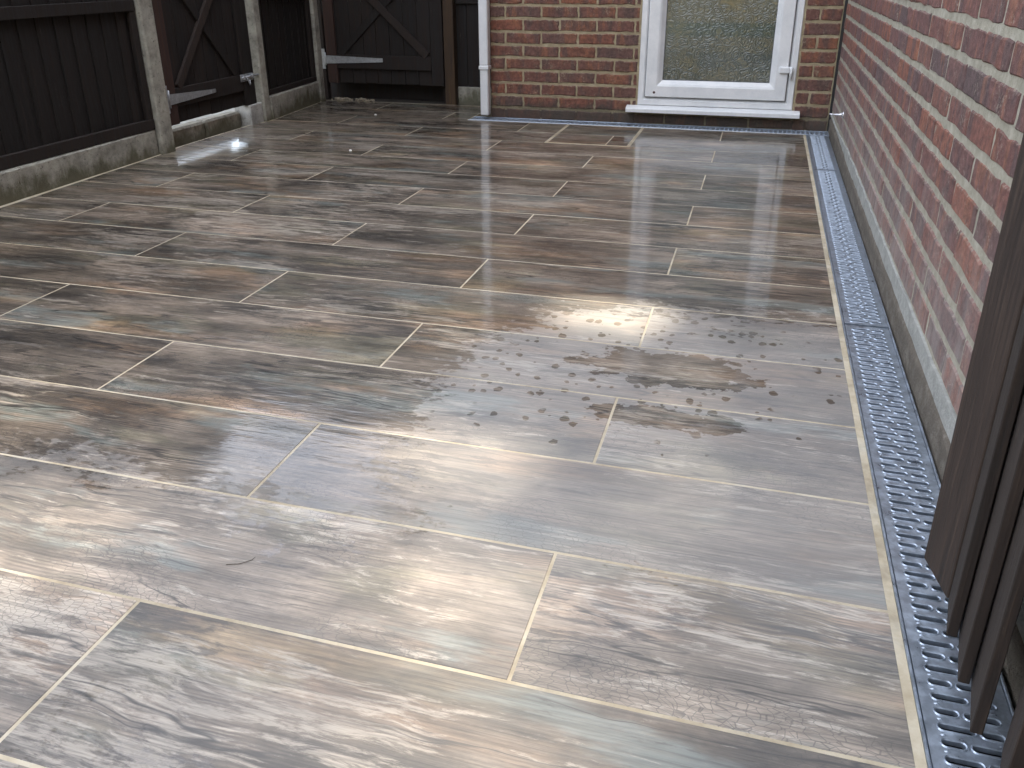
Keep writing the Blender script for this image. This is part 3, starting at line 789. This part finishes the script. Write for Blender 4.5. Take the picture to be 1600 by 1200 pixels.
box('hinge_post', (-.035, .004, -.012, .026, .115, 1.8), M['wood2'], sg, bev=.002)
tee_hinge(sg, ((.010, .030, .252), .030, .14), ((.010, .050, .249), (.010, .460, .244), (.054, .018)), (1, 0, 0))
bo = box('bolt_plate', (.0085, .011, .720, .850, .258, .300), M['zinc'], sg, bev=.0006)
tube('bolt_rod', [(.017, .725, .281), (.017, .905, .283)], .0065, M['zinc'], bo, 8)
tube('bolt_handle', [(.018, .775, .281), (.024, .778, .262), (.024, .786, .236), (.024, .794, .240), (.022, .796, .262)], .0042, M['zinc'], bo, 6)
for yy in (.745, .835): box('staple', (.0105, .0255, yy-.007, yy+.007, .268, .295), M['zinc'], bo, bev=.003)

# step under the side gate
for i, (a, b, lb) in enumerate([(-.775, -.372, 'mossy stone edging block under the side gate, nearer the first post'), (-.366, -.012, 'darker mossy stone edging block under the side gate, nearer the latch')]):
    e = thing('edging_block', lb, 'edging block', (-3.41, a, 0), 'edging blocks under the side gate')
    bm = bmesh.new(); add_box(bm, -.08, .0, 0, b-a, -.08, .084, bev=.012, jit=.003)
    link('block', bm_mesh(bm), M['edging'], e)
ft = thing('concrete_footing', 'pale concrete footing block at the foot of the middle fence post', 'footing', (-3.345, -.008, 0))
bm = bmesh.new(); add_box(bm, -.11, 0.004, 0, .132, -.05, .117, bev=.004, jit=.003); link('block', bm_mesh(bm), M['concl'], ft)
bm = bmesh.new(); add_box(bm, -7.5, -3.49, -6, 1.0, -.1, .045)
tag(link('outer_path', bm_mesh(bm), mat_plain('pale_outer_paving', (.32, .31, .28), .8, sc=14)), kind='structure')

# rear gate (faces -Y) ----------------------------------------------------
rg = thing('rear_gate', 'dark brown boarded gate with X brace and long strap hinge beside the house', 'gate', (-3.400, 1.10, 0))
GW = .893; x = .0
while x < GW-.02:
    w = min(.100+random.uniform(-.006, .006), GW-x)
    box('board', (x+.001, x+w-.0015, .014, .030, .118+random.uniform(-.004, .004), 1.80), random.choice([M['wood'], M['wood2'], M['wood']]), rg, bev=.002); x += w
box('stile', (.012, .088, -.008, .0135, .117, 1.8), M['woodr'], rg, bev=.002)
box('stile', (.806, .893, -.008, .0135, .117, 1.8), M['wood2'], rg, bev=.002)
for z0, z1 in ((.218, .311), (.93, 1.02), (1.66, 1.75)):
    box('rail', (.090, .804, -.006, .0135, z0, z1), M['wood2'], rg, bev=.002)
bar('brace', (.775, -.001, .313), (.115, -.001, .930), .052, .018, M['woodf'], rg)
bar('brace', (.115, .006, .313), (.775, .006, .930), .050, .014, M['wood'], rg)
tee_hinge(rg, ((-.012, -.0095, .281), .026, .136), ((.006, -.0095, .277), (.445, -.0095, .280), (.056, .026)), (0, -1, 0))
box('hinge_jamb', (-.045, -.003, -.004, .045, .0, 1.85), M['wood2'], rg, bev=.002)
# post and narrow panel to the house
gp = thing('gate_post', 'brown wooden gate post with knots between the rear gate and the house', 'gate post', (-2.489, 1.065, 0))
box('shaft', (0, .072, 0, .072, -.05, 1.9), M['post'], gp, bev=.003)
box('gate_stop', (-.040, .010, .0725, .095, -.02, 1.85), M['wood2'], gp, bev=.002)
np_ = thing('fence_panel', 'narrow dark fence panel between the wooden gate post and the downpipe', 'fence panel', (-2.415, 1.13, 0), 'dark fence panels')
for i in range(4): box('board', (i*.102-.03, i*.102+.0705, .0, .014, .115, 1.8), M['wood'], np_, bev=.002)
box('rail', (0, .385, -.022, -.001, .652, .70), M['wood2'], np_, bev=.002); box('gap_board', (0, .385, -.012, .010, -.02, .113), M['edging'], np_, bev=.003)
# dark strip of soil behind the gate gap and crumbs of mortar
bm = bmesh.new(); add_box(bm, -4.2, -2.04, 1.061, 5.0, -.1, -.006); tag(link('rear_path', bm_mesh(bm), M['soil']), kind='structure')
gap_shade = thing('gap_board', 'dark timber board added behind the rear gate to block light under it', 'board', (-3.39, 1.24, 0))  # added board, stops sun and sky showing under the gate
box('plank', (-.14, .90, 0, .03, -.02, .60), M['wood'], gap_shade)
box('batten', (.52, .90, -.02, -.001, .085, .100), M['wood2'], gap_shade)
bm = bmesh.new()
for i in range(60):
    cx, cy = (random.gauss(-3.30, .04) if i % 2 else random.gauss(-3.12, .05)), random.uniform(1.055, 1.12)
    s = random.uniform(.004, .014)
    bmesh.ops.create_icosphere(bm, subdivisions=1, radius=s, matrix=Matrix.Translation((cx, cy, s*.5)) @ Matrix.Diagonal((random.uniform(.8, 1.6), 1, random.uniform(.5, .9), 1)))
for v in bm.verts: v.co += Vector((random.uniform(-.002, .002), random.uniform(-.002, .002), random.uniform(-.002, .002)))
tag(link('rubble', bm_mesh(bm), M['sand']), 'crumbs of sand and mortar on the floor under the rear gate', 'rubble', kind='stuff')

# ------------------------------------------------------------------ open gate at the right edge
og = thing('boarded_gate', 'open brown feather edge board gate standing over the drain at the right edge', 'gate', (-.08, -3.45, 0))
gl = Vector(og.location)
def fboard(p_far, p_near, t_near, t_far, zb, zt, mat, name='board'):
    """board whose face runs from far to near along the gate; thickness behind (+X)"""
    bm = bmesh.new(); (xf, yf), (xn, yn) = p_far, p_near
    s = [(xf, yf), (xn, yn), (xn+t_near, yn-.001), (xf+t_far, yf)]
    a = [bm.verts.new((px-gl.x, py-gl.y, zb)) for px, py in s]; b = [bm.verts.new((px-gl.x, py-gl.y, zt)) for px, py in s]
    for k in range(4): bm.faces.new((a[k], a[(k+1) % 4], b[(k+1) % 4], b[k]))
    bm.faces.new(a[::-1]); bm.faces.new(b); bmesh.ops.recalc_face_normals(bm, faces=bm.faces)
    bmesh.ops.bevel(bm, geom=list(bm.edges), offset=.0012, segments=1, affect='EDGES')
    link(name, bm_mesh(bm), mat, og)
fboard((-.0965, -3.365), (-.080, -3.452), .016, .022, .060, 1.75, M['woodf'], 'closing_board')
ys = [-3.457, -3.532, -3.612, -3.688]
for i in range(3): fboard((-.0735, ys[i]+.022), (-.0935, ys[i+1]+.002), .0135, .006, .060-.002*i, 1.75, M['woodf'])
yy = -3.70
while yy > -4.35:
    fboard((-.062, yy+(.0 if yy > -3.71 else .02)), (-.0865, yy-.082), .0145, .006, .055, 1.75, M['woodf']); yy -= .0825
for z0 in (.25, .95, 1.6): box('rail', (.040, .070, -.86, .07, z0, z0+.07), M['wood2'], og, bev=.003)

# ------------------------------------------------------------------ small bits on the floor
def bit(label, x, y, s):
    bm = bmesh.new(); bmesh.ops.create_icosphere(bm, subdivisions=2, radius=s, matrix=Matrix.Diagonal((1.2, .9, .6, 1)))
    for v in bm.verts: v.co += Vector((random.uniform(-1, 1), random.uniform(-1, 1), random.uniform(-1, 1)))*s*.18
    tag(link('speck', bm_mesh(bm, 'speck', True), M['white'], None, (x, y, s*.5)), label, 'speck', 'white specks on the wet tiles')
bit('tiny white pebble on the tiles before the rear gate', -2.775, .53, .007)  # small white marks on the floor built as solid specks
bit('tiny white pebble lying midway between the side gate and the downpipe', -2.42, -.56, .007)
def twig(label, pts, r=.0012):
    o = tube('twig', [(x, y, r+.0005+z) for x, y, z in pts], [r*1.2, r, r, r*.6][:len(pts)], M['twig'], None, 5); tag(o, label, 'twig', 'twigs on the tiles')
twig('small curved twig on the brown tile in the left foreground', [(-1.152, -3.602, 0), (-1.132, -3.595, .0005), (-1.118, -3.582, .0005), (-1.117, -3.573, 0)], .0005)

bm = bmesh.new()
for i in range(160):
    u = random.random()
    if u < .45: y = random.uniform(-2.6, .9); x = fence_x(y)+.012+abs(random.gauss(0, .03))
    else: x = random.uniform(-3.3, -2.2); y = 1.03-abs(random.gauss(0, .06))
    q = random.uniform(.0009, .0028)
    bmesh.ops.create_icosphere(bm, subdivisions=1, radius=q, matrix=Matrix.Translation((x, y, q*.6)) @ Matrix.Rotation(random.uniform(0, 3), 4, 'Z') @ Matrix.Diagonal((random.uniform(.8, 2.2), 1, .6, 1)))
tag(link('grit', bm_mesh(bm), M['soil']), 'loose dark grit scattered along the fence foot and rear gate', 'grit', kind='stuff')

# ------------------------------------------------------------------ trees
def tree(label, base, trunk_h, crown_c, crown_r, n, mat, leaf=.12, holes=None, seed=1, clumps=60, cfrac=.33):
    rnd = random.Random(seed)
    t = thing('tree', label, 'tree', base, 'trees around the garden')
    bm = bmesh.new(); b = Vector(base); cc = Vector(crown_c)-b
    top = Vector((cc.x*.6, cc.y*.6, cc.z+crown_r[2]*(.4 if holes is None else -.75)))
    add_tube(bm, [(0, 0, -.2), (cc.x*.1, cc.y*.1, trunk_h*.5), (cc.x*.3, cc.y*.3, trunk_h), tuple(top)], [.24, .19, .15, .04], 9)
    for i in range(14):
        s = Vector((cc.x*.3, cc.y*.3, trunk_h)).lerp(top, rnd.uniform(-.1, .8))
        a = rnd.uniform(0, 6.28); e = cc+Vector((math.cos(a)*crown_r[0]*.8, math.sin(a)*crown_r[1]*.8, rnd.uniform(-.5, .7)*crown_r[2]))
        add_tube(bm, [tuple(s), tuple(s.lerp(e, .5)+Vector((0, 0, .2))), tuple(e)], [.07, .045, .012] if holes is None else [.045, .025, .008], 6)
    link('trunk', bm_mesh(bm, 'trunk', True), M['trunk'], t)
    cl = []
    for i in range(clumps):
        while True:
            v = Vector((rnd.uniform(-1, 1), rnd.uniform(-1, 1), rnd.uniform(-1, 1)))
            if .25 < v.length < 1: break
        cl.append(Vector((v.x*crown_r[0], v.y*crown_r[1], v.z*crown_r[2])))
    verts, faces = [], []
    cr = min(crown_r)*cfrac
    for i in range(n):
        c = rnd.choice(cl); v = Vector((rnd.gauss(0, 1), rnd.gauss(0, 1), rnd.gauss(0, .8)))*cr*.55
        p = cc+c+v
        if holes:
            q = p+b; s_ = q.z/sd.z; fx, fy = q.x-sd.x*s_, q.y-sd.y*s_
            if any(((fx-hx)/rx)**2+((fy-hy)/ry)**2 < rnd.uniform(.55, 1.15) for hx, hy, rx, ry in holes): continue
        u = Vector((rnd.gauss(0, 1), rnd.gauss(0, 1), rnd.gauss(0, 1))).normalized(); w = u.orthogonal().normalized()
        w = Matrix.Rotation(rnd.uniform(0, 6.28), 3, u) @ w; x_ = u.cross(w); s = leaf*rnd.uniform(.6, 1.3)
        k = len(verts)
        verts += [tuple(p-w*s*.5), tuple(p+x_*s*.28+u*s*.06), tuple(p+w*s*.5), tuple(p-x_*s*.28+u*s*.06)]
        faces.append((k, k+1, k+2, k+3))
    me = bpy.data.meshes.new('crown'); me.from_pydata(verts, [], faces); link('crown', me, mat, t)
    return t
SUN_GAPS = [(-.75, -2.40, .22, .13), (-1.9, -3.3, .2, .1), (-.54, -3.38, .14, .08), (-.52, -3.17, .12, .06), (-.80, -3.58, .20, .12), (-1.55, -3.60, .26, .13), (-.94, -3.20, .25, .12), (-.72, -3.84, .28, .09)]  # gaps cut through the unseen crown so sun patches land on these floor spots
def sunpt(fx, fy, d): return (fx+sd.x*d, fy+sd.y*d, sd.z*d)
cpt = sunpt(-1.2, -3.4, 13.0)
tree('tall leafy tree standing beyond the house behind the rear wall, crown gaps placed for sun patches', (cpt[0]-.4, cpt[1]+.5, -.13), 4.2, cpt, (4.6, 2.4, 2.3), 32000, M['leaf'], .16, SUN_GAPS, 3, 90)
tree('broad dark tree growing beyond the left fence', (-8.6, .6, -.13), 2.0, (-8.2, .4, 4.2), (2.6, 3.0, 2.8), 14000, M['leaf2'], .18, None, 5, 90)
tree('dark tree beyond the left fence, nearer the rear gate', (-11.5, 5.5, -.13), 2.0, (-11.3, 5.4, 4.6), (2.6, 2.6, 3.0), 12000, M['leaf2'], .18, None, 6, 80)
tree('green garden tree behind the camera, at the end of the lawn', (2.0, -14.0, -.13), 1.8, (2.0, -14.0, 3.6), (3.0, 2.2, 2.6), 9000, M['leaf'], .2, None, 8, 70)
tree('green garden tree behind the camera, beside the left boundary', (-4.5, -15.0, -.13), 1.8, (-4.5, -15.0, 3.6), (3.0, 2.2, 2.6), 9000, M['leaf2'], .2, None, 9, 70)

gf = thing('reflection_fence', 'honey coloured timber fence added behind the camera for warm door glass reflections', 'fence', (-4.0, -9.6, -.1))  # added unseen fence, gives the door pane something warm to reflect
mh = mat_wood('honey_timber', (.27, .21, .11), (.37, .29, .16), (.46, .38, .24))
for i in range(44): box('board', (i*.19, i*.19+.184, .0, .018, .05, 1.75), mh, gf, bev=.002)
for z0 in (.3, 1.4): box('rail', (0, 8.36, -.04, -.001, z0, z0+.09), mh, gf)

nw = thing('glint_wall', 'unseen rendered wall added beyond the left fence to dim the gate glint', 'wall', (-6.6, -3.0, -.1))  # added unseen wall, mirrored in the wet floor to dim the gate-gap glint
mr = mat_mortar('grey_render', (.20, .195, .18), (.27, .265, .25))
box('render_face', (-.2, 0, -2.5, 7.5, 0, 1.3), mr, nw); box('coping', (-.24, .04, -2.5, 7.5, 1.301, 1.36), M['concl'], nw, bev=.005)
